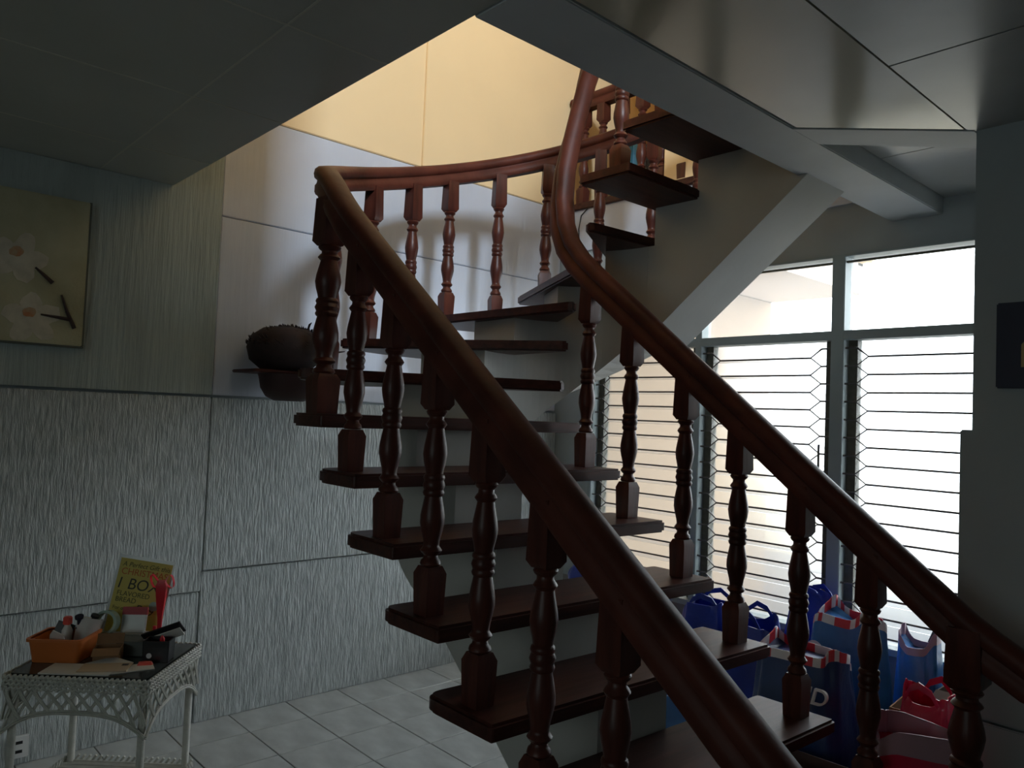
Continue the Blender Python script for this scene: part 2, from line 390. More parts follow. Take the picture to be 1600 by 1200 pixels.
PC = Vector((-2.235, 2.40))
def pol(th, r): t = radians(th); return (PC.x - r*sin(t), PC.y - r*cos(t))
ZW = lambda i: 1.483 + 0.175*i         # winder tops, i = 1..5 ; 6 = first upper tread
RO = 1.15
for i in range(1, 6):
    a0, a1 = 30*i-1.5, 30*(i+1)+4
    inner = [pol(a1, 0.07), pol((a0+a1)/2, 0.05), pol(a0, 0.07)]
    outer = [pol(a0+(a1-a0)*t/6, RO) for t in range(7)]
    poly = [(*p, 0) for p in inner] + [(*outer[0], 0.05)] + [(*p, 0) for p in outer[1:-1]] + [(*outer[-1], 0.04)]
    MB().prism(rpoly(poly, 0), ZW(i)-TH, ZW(i)).build('tread', WOODT, st, bevel=0.008)
UX = lambda j: -2.20 + 0.226*j         # upper nosings, j=0 is K
UZ = lambda j: ZW(6) + 0.175*j
for j in range(0, 3):
    x0 = UX(j)-0.015; x1 = x0 + (0.27 if j < 2 else 0.25)
    poly = rpoly([(x0, 2.345, 0.012), (x1, 2.345, 0.012), (x1, 3.52, 0.012), (x0, 3.52, 0.02)], 0)
    MB().prism(poly, UZ(j)-TH, UZ(j)).build('tread', WOODT, st, bevel=0.008)
# concrete spine
D = 0.65
prof = []
ks = list(range(-3, 4))
for k in ks:
    xr = NX(k)-0.035; zt = NZ(k)-TH
    prof.append((xr, (NZ(k-1)-TH) if k > -3 else 0.0)); prof.append((xr, zt))
prof.append((PC.x, NZ(3)-TH)); prof.append((PC.x, 1.483-D-0.02))
xs0 = NX(0) - 0.0; zs0 = NZ(0)-D-0.05
xf = xs0 + zs0/(RISE/GO)
prof.append((xf, 0.0))
sp = MB(); sp.extr_y(prof, 1.66, 1.975)
NS = 6
for i in range(-1, 6):
    a0 = 30*i + 2.5; a1 = 30*(i+1) + 2.5
    if i < 1: a0, a1 = (0, 8.5) if i < 0 else (8.5, 32.5)
    zt = ZW(i)-TH if i > 0 else NZ(4+i)-TH
    ts = [a0+(a1-a0)*t/NS for t in range(NS+1)]
    zb = [1.483-D-0.02 + 0.175*t/30 + 0.05*t/180 for t in ts]
    ri = [pol(t, 0.43) for t in ts]; ro = [pol(t, 0.745) for t in ts]
    n = NS+1
    vs = [(*p, z) for p, z in zip(ri, zb)] + [(*p, z) for p, z in zip(ro, zb)] + [(*p, zt) for p in ri] + [(*p, zt) for p in ro]
    fs = []
    for q in range(NS):
        fs += [(q, q+1, n+q+1, n+q), (2*n+q, 3*n+q, 3*n+q+1, 2*n+q+1), (q, 2*n+q, 2*n+q+1, q+1), (n+q, n+q+1, 3*n+q+1, 3*n+q)]
    fs += [(0, n, 3*n, 2*n), (NS, 2*n+NS, 3*n+NS, n+NS)]
    sp.add(vs, fs)
prof = []
zb = lambda x: 1.70 + 0.81*(x+2.43)
prof.append((PC.x, zb(PC.x)))
prof.append((-1.447, zb(-1.447)))
prof.append((-1.47, 2.6)); prof.append((-1.47, UZ(2)-TH))
for j in (2, 1, 0):
    prof.append((UX(j)+0.02, UZ(j)-TH)); prof.append((UX(j)+0.02, (UZ(j-1)-TH) if j else ZW(5)-TH))
prof.append((PC.x, ZW(5)-TH))
sp.extr_y(prof[::-1], 2.83, 3.15)
sp.build('spine', SPINE, st)

# balusters: squared blocks at the ends, turned vases and rings between
def square(c, w): return [(c[0]-w, c[1]-w, c[2]), (c[0]+w, c[1]-w, c[2]), (c[0]+w, c[1]+w, c[2]), (c[0]-w, c[1]+w, c[2])]
TURN = [(.185, .0265), (.192, .030), (.205, .0275), (.212, .0215), (.224, .0195), (.232, .026), (.242, .031), (.252, .026), (.258, .0225), (.266, .0225), (.285, .0245), (.315, .030), (.345, .0345), (.375, .034), (.40, .031), (.43, .027),
        (.447, .0245), (.452, .0285), (.462, .0305), (.472, .0275), (.478, .029), (.490, .032), (.502, .029), (.508, .0275), (.518, .0305), (.528, .0285), (.533, .0245),
        (.55, .0265), (.58, .0315), (.61, .0345), (.64, .032), (.675, .027), (.70, .0235), (.708, .0225), (.714, .026), (.722, .030), (.732, .026), (.740, .021), (.752, .0205), (.76, .027), (.770, .0305), (.778, .0265)]
def baluster_mb(H, k=1.0):
    m = MB(); b = 0.0305*k
    m.loft([square((0, 0, 0), b*0.96), square((0, 0, .155*H), b*1.08), square((0, 0, .183*H), b*0.80)])
    m.lathe([(r*k, t*H) for t, r in TURN], 14)
    m.loft([square((0, 0, .778*H), b*0.80), square((0, 0, .80*H), b*1.12), square((0, 0, 1.0*H), b*1.0)])
    return m
HB = 0.72
B0 = baluster_mb(HB).build('baluster', WOOD, st, smooth=40)
def baluster(x, y, z, ztop, rz=0):
    s = (1, 1, (ztop-z)/HB)
    if not baluster.used:
        baluster.used = True; B0.location = (x, y, z); B0.scale = s; B0.rotation_euler = (0, 0, rz); return B0
    return inst(B0, st, (x, y, z), (0, 0, rz), s)
baluster.used = False
N0 = baluster_mb(0.80, 1.35).build('newel_post', WOOD, st, smooth=40)
def newel(x, y, z, ztop):
    s = (1, 1, (ztop-z)/0.80)
    if not newel.used: newel.used = True; N0.location = (x, y, z); N0.scale = s; return
    inst(N0, st, (x, y, z), None, s)
newel.used = False

YR0, YR1 = 1.295, 2.375
zrl = lambda x: 1.79 - 0.80*(x+1.76)            # top of the outer (near) rail
zrr = lambda x: 1.532 - 0.80*(x+1.357)          # top of the inner rail
RT = 0.085
for k in range(-2, 4):
    x = NX(k) - 0.125
    baluster(x, YR0, NZ(k), zrl(x)-0.10)
for k in range(-2, 4):
    x = NX(k) - {3: 0.09, 2: 0.085}.get(k, 0.05)
    baluster(x, YR1, NZ(k), zrr(x)-0.10)
newel(-2.462, YR0+0.035, NZ(4), zrl(-2.36)-0.02)
newel(-0.56, YR0, 0.0, zrl(-0.56)-0.06)
newel(-0.72, YR1, NZ(-3), zrr(-0.72)-0.05)
# outer rail round the turn
RC = Vector((-2.2, 2.36)); RR = 1.065
def rpol(th, r=RR): t = radians(th); return RC.x - r*sin(t), RC.y - r*cos(t)
def zout(th):
    x = rpol(th)[0]
    if th < 8: return zrl(x)
    lift = 0.062*min(1, (th-8)/8) - 0.030*max(0, th-50)/130
    return zrl(rpol(8)[0]) + 0.0060*(th-8) + lift
for th, i in ((45, 1), (66, 2), (82, 2), (95, 3), (111, 3), (126, 4), (142, 4), (158, 5), (172, 5)):
    x, y = rpol(th, RR-0.01); baluster(x, y, ZW(i), zout(th)-0.10, -radians(th))
for j, x in ((0, -2.08), (1, -1.86), (2, -1.64)): baluster(x, 3.42, UZ(j), zout(180)+0.78*(x+2.2)-0.06)
for j, x in ((0, -2.10), (1, -1.87), (2, -1.64)): baluster(x, 2.47, UZ(j), UZ(j)+0.70+0.02)
# rail profile (side, up), top at up = 0
_h = [(0.030, -0.108), (0.035, -0.098), (0.035, -0.074), (0.029, -0.066), (0.027, -0.054), (0.038, -0.046), (0.0415, -0.030), (0.038, -0.013), (0.024, -0.002)]
RP = [(-a, b) for a, b in _h[:1]] + _h + [(0, 0.002)] + [(-a, b) for a, b in _h[:0:-1]]
pts = [(-0.30, YR0, zrl(-0.55)), (-0.45, YR0, zrl(-0.55)+0.01)] + [(-0.55-0.1*k, YR0, zrl(-0.55-0.1*k)) for k in range(1, 17)]
pts = [p for p in pts if p[0] > -2.19]
for th in list(range(0, 12, 3)) + list(range(12, 181, 6)):
    x, y = rpol(th); pts.append((x, y, zout(th)))
for x in (-2.0, -1.8, -1.6, -1.4, -1.2): pts.append((x, RC.y+RR, zout(180)+0.78*(x+2.2)))
MB().sweep(RP, pts).build('handrail', RAIL, st, smooth=50)
ip = [(-0.35, YR1+0.01, zrr(-0.62)-0.045), (-0.45, YR1, zrr(-0.62)-0.045), (-0.55, YR1, zrr(-0.62)-0.025), (-0.64, YR1, zrr(-0.64)+0.01)] + [(-0.7-0.1*k, YR1, zrr(-0.7-0.1*k)) for k in range(0, 15)]
sd = [(0, 1, 0)]*len(ip)
loop = [((-2.19, 2.378, 2.203), (0.0, 1, 0)), ((-2.255, 2.382, 2.275), (0.05, 1, 0)), ((-2.30, 2.388, 2.36), (0.15, 1, 0)), ((-2.327, 2.396, 2.47), (0.3, 1, 0)), ((-2.335, 2.406, 2.60), (0.45, 1, 0)), ((-2.33, 2.42, 2.73), (0.6, 0.9, 0)),
        ((-2.312, 2.436, 2.86), (0.7, 0.8, 0)), ((-2.28, 2.452, 2.99), (0.6, 0.85, 0)), ((-2.225, 2.465, 3.11), (0.35, 0.95, 0)), ((-2.13, 2.47, 3.22), (0.1, 1, 0)), ((-1.9, 2.47, 3.42), (0, 1, 0)), ((-1.55, 2.47, 3.70), (0, 1, 0))]
# the inner rail is carried with a side vector that turns with it
isd = [Vector((0, 1, 0)) for _ in ip]
for p, s_ in loop: ip.append(p); isd.append(Vector(s_).normalized())
MB().sweep(RP, ip, isd).build('handrail', RAIL, st, smooth=50)

# ------------------------------------------------------------------ upper hall balustrade and things up there
ub = thing('hall_balustrade', 'upper hall balustrade with turned balusters seen through the stairwell', 'balustrade', (0, WY+0.05, 2.945))
UB0 = None
for k in range(13):
    x = -3.55 + 0.165*k
    if UB0 is None: UB0 = baluster_mb(0.70).build('baluster', WOOD, ub, smooth=40, loc=(x, 0, 0))
    else: inst(UB0, ub, (x, 0, 0))
MB().sweep(RP, [(-3.66, 0, 0.77), (-2.6, 0, 0.77), (-1.5, 0, 0.77)]).build('handrail', RAIL, ub, smooth=50)
fo = [(-3.553, 0.03, 0.47, FOLDB, 'light blue folder nearest the corner in the upstairs row'),
      (-3.44, 0.06, 0.52, FOLDT, 'dark teal binder in the upstairs row'), (-3.373, 0.05, 0.50, FOLDB, 'mid blue binder between teal and speckled ones upstairs'), (-3.315, 0.06, 0.47, FOLDP, 'speckled blue and white binder in the upstairs row')]
for i, (xx, wd, ht, m, lb) in enumerate(fo):
    t = thing('binder', lb, 'binder', (xx, 4.10, 2.925), 0, 'binders standing upstairs')
    c = MB().box(0, wd, 0, 0.005, 0, ht).box(0, 0.004, 0.005, 0.2, 0, ht).box(wd-0.004, wd, 0.005, 0.2, 0, ht).build('cover', m, t)
    bx('pages', PAPER, 0.005, wd-0.005, 0.006, 0.19, 0.004, ht-0.01, t)
cb = thing('small_cabinet', 'small brown wooden cabinet standing on the upstairs floor', 'cabinet', (-3.00, 4.0, 2.925))
bx('body', WOODT, -0.13, 0.13, 0, 0.2, 0, 0.3, cb, 0.006); cdr = bx('door', WOOD, -0.115, 0.115, -0.015, 0.0, 0.015, 0.285, cb, 0.004)
MB().lathe([(0.006, 0), (0.012, 0.012), (0.0, 0.02)], 10).build('knob', BLACKP, cdr, smooth=50, loc=(0.09, -0.015, 0.15), rot=(radians(90), 0, 0))
tag(bx('paper_roll', PAPER, -3.02, -2.91, 4.02, 4.05, 3.225, 3.245), 'white folded paper lying on the upstairs cabinet', 'paper')
cbl = MB().tube([(-3.22, WY-0.02, 2.945), (-3.32, WY-0.02, 2.94), (-3.42, WY-0.02, 2.91), (-3.49, WY-0.02, 2.86), (-3.51, WY-0.02, 2.77), (-3.50, WY-0.02, 2.66), (-3.47, WY-0.02, 2.55), (-3.46, WY-0.02, 2.3)], 0.004, 6)
tag(cbl.build('cable', CABLE, smooth=60), 'thin black cable hanging down the white stairwell wall', 'cable')

# ------------------------------------------------------------------ wall planter behind the newel
wp = thing('wall_planter', 'dark wall planter with a round mass of dried leaves behind the newel', 'planter', (-3.50, 1.71, 1.53))
bx('shelf', WOODT, -0.165, 0.10, -0.22, 0.22, 0.128, 0.143, wp, 0.004)
MB().lathe([(0.07, 0.0), (0.11, 0.02), (0.135, 0.06), (0.145, 0.11), (0.15, 0.126)], 24).build('pot', POTM, wp, smooth=60)
MB().lathe([(0.02, 0.0), (0.11, 0.005), (0.165, 0.05), (0.18, 0.11), (0.165, 0.165), (0.11, 0.205), (0.03, 0.218)], 22, c=(0, 0, 0)).build('moss_ball', DRIED, wp, smooth=70, loc=(0, -0.03, 0.142))
lf = MB()
for k in range(260):
    a = random.uniform(0, 2*pi); ph = random.uniform(0.1, 1.5); r = 0.17
    c = Vector((r*cos(a)*sin(ph), -0.02 + 1.12*r*sin(a)*sin(ph), 0.15 + 0.10 + 0.11*cos(ph)*1.0))
    dirv = Vector((cos(a)*sin(ph), sin(a)*sin(ph), cos(ph)*0.8)).normalized(); s_ = dirv.orthogonal().normalized()
    L = random.uniform(0.02, 0.045)
    lf.add([c - s_*0.007, c + s_*0.007, c + dirv*L*0.35 + s_.cross(dirv)*L*0.7, c + dirv*0.008], [(0, 1, 2), (0, 2, 3), (1, 3, 2)])
for (y, z, yy, zz_) in ((0.16, 0.22, 0.25, 0.26), (0.15, 0.16, 0.26, 0.12), (0.12, 0.28, 0.2, 0.33), (0.05, 0.34, 0.06, 0.385), (0.1, 0.3, 0.13, 0.37)):
    lf.tube([(0.06, y, z), (0.07, (y+yy)/2, (z+zz_)/2+0.012), (0.08, yy, zz_)], [0.005, 0.006, 0.002], 5)
o = lf.build('dried_leaves', DRIED, wp); o['kind'] = 'stuff'

# ------------------------------------------------------------------ wall pictures, outlet
pt = thing('wall_painting', 'unframed canvas of pale blossoms on dark twigs hanging on the left wall', 'painting', (WX+0.032, 0.54, 2.03))
bx('canvas', CANVAS, -0.018, 0.010, -0.29, 0.288, -0.308, 0.308, pt, 0.003)
bx('canvas_edge', EDGE, -0.019, 0.006, 0.288, 0.296, -0.31, 0.31, pt); bx('canvas_edge', EDGE, -0.019, 0.006, -0.29, 0.296, -0.316, -0.308, pt)
def blob(cy, cz, ry, rz_, name, m, ang=0, lift=0.0105):
    p = []
    for k in range(14):
        a = 2*pi*k/14; q = 1+0.12*random.uniform(-1, 1)
        u, v = ry*q*cos(a), rz_*q*sin(a); p.append((lift, cy+u*cos(ang)-v*sin(ang), cz+u*sin(ang)+v*cos(ang)))
    n = len(p); vs = [(x-0.001, y, z) for x, y, z in p] + p
    MB().add(vs, [tuple(range(n))[::-1], tuple(range(n, 2*n))] + [(i, (i+1) % n, n+(i+1) % n, n+i) for i in range(n)]).build(name, m, pt)
for q, (cy, cz) in enumerate(((0.04, 0.03), (0.10, -0.21), (-0.16, -0.05))):
    for k in range(5): 
        a = 2*pi*k/5+0.4*q; blob(cy+0.055*cos(a), cz+0.05*sin(a), 0.055, 0.038, 'petal', PETAL, a, 0.0112+0.0003*k)
    blob(cy-0.01, cz+0.025, 0.026, 0.02, 'blossom_heart', PETALO, 0.3, 0.0135)
for pl in ([(0.10, 0.0), (0.13, -0.025), (0.165, -0.055)], [(0.20, -0.10), (0.225, -0.17), (0.255, -0.235)], [(0.13, -0.19), (0.19, -0.195), (0.24, -0.20)]):
    MB().tube([(0.013, a, b) for a, b in pl], [0.004, 0.007, 0.009], 6).build('twig', TWIG, pt)

pr = thing('dark_picture', 'small navy picture with a beige print hanging on the right grey wall', 'picture', (-0.63, 2.772, 1.785))
bx('frame', NAVYF, -0.14, 0.14, -0.012, 0.008, -0.135, 0.135, pr, 0.004)
MB().prism([(-0.085, -0.07), (0.085, -0.07), (0.085, 0.03), (0.0, 0.06), (-0.06, 0.03), (-0.085, 0.0)], 0, 0.003).build('print', BEIGEP, pr, loc=(0.015, -0.012, 0), rot=(radians(90), 0, 0))
ou = thing('wall_outlet', 'white wall outlet low on the left wall behind the wicker table', 'outlet', (WX+0.004, 0.70, 0.075))
bx('plate', WHITEPL, -0.006, 0.008, -0.035, 0.035, -0.045, 0.045, ou, 0.003)
for z in (-0.018, 0.018): bx('socket', BLACKP, 0.007, 0.0095, -0.012, 0.012, z-0.006, z+0.006, ou)

# ------------------------------------------------------------------ wicker table (local x to the right, y away from the camera)
TZ = 0.62; ta = radians(47.2)
tb = thing('wicker_table', 'small white wicker side table with scalloped apron and dark glass top', 'table', (-2.878, 0.80, 0), ta)
W2, D2 = 0.228, 0.195
MB().prism(rpoly([(-W2+0.006, -D2+0.006, 0.02), (W2-0.006, -D2+0.006, 0.02), (W2-0.006, D2-0.006, 0.02), (-W2+0.006, D2-0.006, 0.02)], 0), TZ-0.008, TZ).build('glass_top', GLASSD, tb, bevel=0.002)
bx('table_board', WICK, -W2+0.012, W2-0.012, -D2+0.012, D2-0.012, TZ-0.022, TZ-0.0085, tb)
loc_leg = [(-W2+0.02, -D2+0.02), (W2-0.02, -D2+0.02), (W2-0.02, D2-0.02), (-W2+0.02, D2-0.02)]
for x, y in loc_leg: MB().tube([(x, y, 0), (x, y, 0.3), (x, y, TZ-0.02)], 0.0125, 10).build('leg', WICK, tb, smooth=60)
def apron(p0, p1):
    p0 = Vector((*p0, 0)); p1 = Vector((*p1, 0)); L = (p1-p0).length; d = (p1-p0)/L; nrm = Vector((d.y, -d.x, 0))
    zlow = lambda s: TZ-0.105 - 0.070*(abs(2*s/L-1)**3.0) - 0.004
    rim = MB()
    n = int(L/0.0085)
    for k in range(n):
        for r in (0, 1, 2, 3):
            s0 = L*(k+0.5)/n; sg = 1 if (k+r) % 2 else -1
            a = p0 + d*(s0-0.0048) + Vector((0, 0, TZ-0.006-0.012*r-0.005*sg)) + nrm*0.004; b = p0 + d*(s0+0.0048) + Vector((0, 0, TZ-0.006-0.012*r+0.005*sg)) + nrm*0.004
            rim.tube([a, (a+b)/2+nrm*0.004, b], 0.0046, 5)
    rim.build('braided_rim', WICK, tb, smooth=60)
    lat = MB(); m = int(L/0.042)
    for k in range(-3, m+4):
        for sg in (-1, 1):
            s0 = L*k/m; pp = []
            for q in range(9):
                t = q/8; s1 = s0 + sg*0.055*t
                if s1 < 0 or s1 > L: continue
                z = TZ-0.048 + (zlow(s1)-TZ+0.048)*t
                pp.append(p0 + d*s1 + Vector((0, 0, z)) + nrm*(0.0025*sg))
            if len(pp) > 2:
                for dx in (0, 0.0065): lat.tube([v + d*dx for v in pp], 0.0033, 5)
    lat.build('woven_lattice', WICK, tb, smooth=60)
    sc = MB()
    for dz_ in (0, -0.007): sc.tube([p0 + d*(L*q/20) + Vector((0, 0, zlow(L*q/20)+dz_)) + nrm*0.002 for q in range(21)], 0.0042, 6)
    sc.build('scalloped_edge', WICK, tb, smooth=60)
cs = [(-W2, -D2), (W2, -D2), (W2, D2), (-W2, D2)]
for i in range(4): apron(cs[i], cs[(i+1) % 4])
sh = MB()
for k in range(26):
    y = -D2+0.02 + (2*D2-0.04)*k/25; sh.tube([(-W2+0.01, y, 0.185+0.002*(k % 2)), (W2-0.01, y, 0.185+0.002*(k % 2))], 0.0055, 6)
sh.build('woven_shelf', WICK, tb, smooth=60)
se = MB()
for i in range(4):
    a, b = Vector((*cs[i], 0.19)), Vector((*cs[(i+1) % 4], 0.19))
    for q in range(22):
        p = a + (b-a)*(q+0.5)/22; sdir = (b-a).normalized()
        se.tube([p - sdir*0.009 + Vector((0, 0, 0.012)), p + Vector((0, 0, 0)), p + sdir*0.009 - Vector((0, 0, 0.012))], 0.005, 5)
se.build('shelf_edging', WICK, tb, smooth=60)

def tloc(x, y, z=0): return (-2.878 + x*cos(ta) - y*sin(ta), 0.80 + x*sin(ta) + y*cos(ta), TZ + z)
def tth(name, label, cat, x, y, rz=0, z=0.0, group=None): return thing(name, label, cat, tloc(x, y, z), ta+rz, group)
# basket with things
bk = tth('plastic_basket', 'orange plastic basket full of odds and ends on the wicker table', 'basket', -0.145, -0.02, 0.05)
def rect(w_, d_, z, r=0.02): return [(x, y, z) for x, y in rpoly([(-w_/2, -d_/2, r), (w_/2, -d_/2, r), (w_/2, d_/2, r), (-w_/2, d_/2, r)], 0)]
MB().loft([rect(0.155, 0.125, 0.001), rect(0.175, 0.14, 0.072), rect(0.168, 0.133, 0.072), rect(0.15, 0.12, 0.006)]).build('body', BASKET, bk, smooth=50)
MB().loft([rect(0.175, 0.14, 0.07), rect(0.188, 0.152, 0.071), rect(0.188, 0.152, 0.080), rect(0.168, 0.134, 0.080)], cap=False).build('rim', BASKET, bk, smooth=40)
tu = tth('plastic_tub', 'white plastic tub tilted in the orange basket', 'tub', -0.112, 0.025, 0.3, 0.012)
MB().lathe([(0.032, 0), (0.043, 0.105), (0.045, 0.108), (0.040, 0.105), (0.030, 0.006)], 20).build('wall', WHITEPL, tu, smooth=50, rot=(radians(-14), radians(12), 0))
for i, (dx, dy, m, lb, a) in enumerate(((-0.01, 0.0, NAVYF, 'navy spool in the white tub', 0.2), (0.015, 0.01, BLACKP, 'black spool in the white tub', -0.3))):
    tag(MB().lathe([(0.014, 0.0), (0.014, 0.008), (0.008, 0.010), (0.008, 0.04), (0.014, 0.042), (0.014, 0.05)], 14).build('thread_spool', m, smooth=40, loc=tloc(-0.112+dx, 0.03+dy, 0.085), rot=(a, 0.3, 0)), lb, 'spool')
cg = tth('glue_bottle', 'small bottle with a coral red cap standing in the basket', 'bottle', -0.165, 0.025, 0, 0.008)
MB().lathe([(0.016, 0), (0.017, 0.07), (0.010, 0.085), (0.009, 0.09)], 14).build('bottle', WHITEPL, cg, smooth=50)
bx('cap', PINKPL, -0.012, 0.012, -0.011, 0.011, 0.09, 0.118, cg, 0.003)
tag(MB().loft([rect(0.05, 0.004, 0, 0.001), rect(0.055, 0.006, 0.06, 0.001), rect(0.04, 0.003, 0.085, 0.001)]).build('paper_packet', PAPER, loc=tloc(-0.165, -0.035, 0.03), rot=(0.5, 0.4, ta)), 'crumpled white packet leaning in the orange basket', 'packet')
tag(MB().loft([rect(0.06, 0.01, 0, 0.003), rect(0.06, 0.01, 0.075, 0.003)]).build('phone_case', BLACKP, loc=tloc(-0.195, 0.02, 0.03), rot=(-0.35, 0.25, ta)), 'black case poking out of the back of the basket', 'case')
# brown box, papers
bb = tth('brown_carton', 'small brown card box with open flaps beside the orange basket', 'box', 0.008, -0.024, 0.3)
MB().loft([rect(0.085, 0.055, 0.001, 0.002), rect(0.085, 0.055, 0.045, 0.002), rect(0.080, 0.05, 0.045, 0.002), rect(0.080, 0.05, 0.004, 0.002)]).build('body', CARTON, bb)
MB().box(-0.042, 0.042, 0, 0.035, -0.001, 0.001).build('flap', CARTON, bb, loc=(0, 0.027, 0.046), rot=(1.2, 0, 0)); MB().box(-0.042, 0.042, -0.035, 0, -0.001, 0.001).build('flap', CARTON, bb, loc=(0, -0.027, 0.046), rot=(0.5, 0, 0))
tag(MB().box(-0.11, 0.11, -0.05, 0.05, 0, 0.004).build('letter', PAPER, loc=tloc(-0.02, -0.135, 0.0005), rot=(0, 0, ta+0.05)), 'white letter lowest at the front of the wicker table', 'letter')
ev = tth('envelope', 'open cream envelope on top of the letters on the table', 'envelope', 0.05, -0.118, 0.2, 0.0048)
bx('body', PAPERC, -0.075, 0.075, -0.04, 0.04, 0, 0.003, ev); MB().prism([(-0.075, 0), (0.075, 0), (0.0, 0.045)], 0, 0.001).build('flap', PAPER, ev, loc=(0, 0.04, 0.003), rot=(0.15, 0, 0))
bx('stamp', BLACKP, 0.045, 0.065, 0.012, 0.03, 0.003, 0.0034, ev)
tag(MB().box(-0.07, 0.07, -0.035, 0.035, 0, 0.003).build('letter', PAPER, loc=tloc(0.125, -0.105, 0.0005), rot=(0, 0, ta+0.55)), 'white letter turned askew beside the open envelope', 'letter')
# black box with pens
kb = tth('black_box', 'open black box of small things at the right of the wicker table', 'box', 0.168, 0.0, 0.1)
MB().loft([rect(0.085, 0.06, 0.001, 0.003), rect(0.088, 0.062, 0.07, 0.003), rect(0.080, 0.055, 0.07, 0.003), rect(0.078, 0.053, 0.006, 0.003)]).build('body', BLACKP, kb)
MB().lathe([(0.009, 0), (0.009, 0.001)], 14).build('white_badge', INKW, kb, loc=(-0.02, -0.0315, 0.022), rot=(radians(90), 0, 0))
tag(MB().lathe([(0.008, 0), (0.009, 0.045), (0.004, 0.055)], 10).build('marker', PINKPL, smooth=50, loc=tloc(0.158, 0.004, 0.012), rot=(0.2, 0.3, 0)), 'orange marker standing in the black box', 'marker')
tag(MB().lathe([(0.007, 0), (0.008, 0.06), (0.003, 0.07)], 10).build('marker', REDB, smooth=50, loc=tloc(0.178, 0.010, 0.012), rot=(0.1, 0.1, 0)), 'red marker standing in the black box', 'marker')
kn = tth('wallet', 'black wallet propped open above the black box', 'wallet', 0.160, 0.066, 0.15, 0.035)
MB().box(-0.075, 0.06, -0.003, 0.003, -0.028, 0.028).build('cover', BLACKP, kn, loc=(0, 0, 0.04), rot=(radians(40), radians(-20), 0), bevel=0.001)
MB().box(-0.07, 0.055, -0.003, 0.0, -0.024, 0.018).build('lining', PAPER, kn, loc=(0.004, -0.008, 0.03), rot=(radians(40), radians(-20), 0))
tag(MB().loft([rect(0.05, 0.022, 0.0, 0.006), rect(0.04, 0.014, 0.012, 0.004)]).build('eraser', PINKPL, smooth=40, loc=tloc(0.155, -0.065, 0.0005), rot=(0, 0, ta+0.3)), 'orange lump of clay in front of the black box', 'clay')
tag(MB().loft([rect(0.095, 0.075, 0.0, 0.004), rect(0.10, 0.078, 0.05, 0.004)]).build('grey_case', mat('grey_plastic', (0.12, 0.13, 0.12), 0.5), loc=tloc(0.06, 0.055, 0.0005), rot=(0, 0, ta), bevel=0.004), 'grey plastic case in the middle of the wicker table', 'case')
gt = MB().lathe([(0.032, 0), (0.042, 0.0), (0.042, 0.03), (0.032, 0.03), (0.032, 0.0)], 24, cap=False).build('tape_roll', GREENT, smooth=40, loc=tloc(-0.06, 0.098, 0.092), rot=(radians(80), 0, ta))
tag(gt, 'pale green roll of tape standing behind the brown carton', 'tape')
tag(bx('pale_carton', PAPER, -0.045, 0.045, -0.03, 0.03, 0, 0.05), 'pale carton under the green tape roll at the back of the table', 'box').location = tloc(-0.06, 0.10, 0.0005)
bpy.data.objects['pale_carton'].rotation_euler = (0, 0, ta)
cdp = tth('card_pack', 'white card pack with a dark red band leaning on the yellow sign', 'pack', 0.018, 0.118, 0.1, 0.052)
MB().box(-0.042, 0.042, -0.006, 0.006, 0, 0.088).build('body', WHITEPL, cdp, bevel=0.002, rot=(radians(-12), 0, 0)); MB().box(-0.0425, 0.0425, -0.0068, 0.0068, 0.062, 0.0885).build('red_band', REDC, cdp, rot=(radians(-12), 0, 0))
tag(bx('white_carton', PAPER, -0.043, 0.043, -0.02, 0.02, 0, 0.051), 'white carton under the red and white card pack', 'box').location = tloc(0.022, 0.124, 0.0005)
bpy.data.objects['white_carton'].rotation_euler = (0, 0, ta+0.1)

# yellow sign in acrylic stand
sg = tth('menu_sign', 'yellow price sign in a clear stand at the back of the wicker table', 'sign', -0.022, 0.172, 0.02, 0.0005)
def lean(o): o.rotation_euler = (radians(-9), radians(7), 0); return o
SH = Matrix.Rotation(radians(7), 3, 'Y') @ Matrix.Rotation(radians(-8), 3, 'X')
def sgpart(mb, name, m):
    o = mb.build(name, m, sg); o.rotation_euler = (SH).to_euler(); o.location = (0, 0, 0.009); return o
sgpart(MB().box(-0.105, 0.105, -0.002, 0.002, 0, 0.295), 'acrylic_sheet', ACRYL)
sgpart(MB().box(-0.095, 0.098, -0.0032, -0.002, 0.006, 0.283), 'paper', YELLOW)
sgpart(MB().box(0.055, 0.105, -0.0036, -0.003, 0.012, 0.10), 'paper_patch', mat('yellow_patch', (0.66, 0.58, 0.10), 0.5))
bx('foot', ACRYL, -0.09, 0.09, -0.02, 0.02, 0, 0.005, sg)
def text(s_, size, x, z, m, parent, name='lettering', y=-0.0038, shear=0.0, align='CENTER', R=SH, ext=0.0002, base=(0, 0, 0.009)):
    c = bpy.data.curves.new(name, 'FONT'); c.body = s_; c.size = size; c.align_x = align; c.extrude = ext; c.shear = shear
    c.materials.append(m); o = bpy.data.objects.new(name, c); COL.objects.link(o); o.parent = parent
    MM = (R.to_4x4() @ Matrix.Translation((x, y, z)) @ Matrix.Rotation(radians(90), 4, 'X')); MM.translation = MM.translation + Vector(base)
    me = bpy.data.meshes.new_from_object(o); bpy.data.objects.remove(o)
    o = bpy.data.objects.new(name, me); COL.objects.link(o); o.parent = parent
    o.matrix_local = MM; return o
text('A Perfect Gift this', 0.024, 0.004, 0.255, INKG, sg, shear=0.2)
text('CHRISTMAS', 0.033, 0.003, 0.226, INKO, sg)
text('1 BOX', 0.056, -0.014, 0.176, INKK, sg, shear=0.12)
text('FLAVORED', 0.025, -0.082, 0.150, INKG, sg, align='LEFT')
text('BREAD', 0.025, -0.082, 0.128, INKG, sg, align='LEFT')
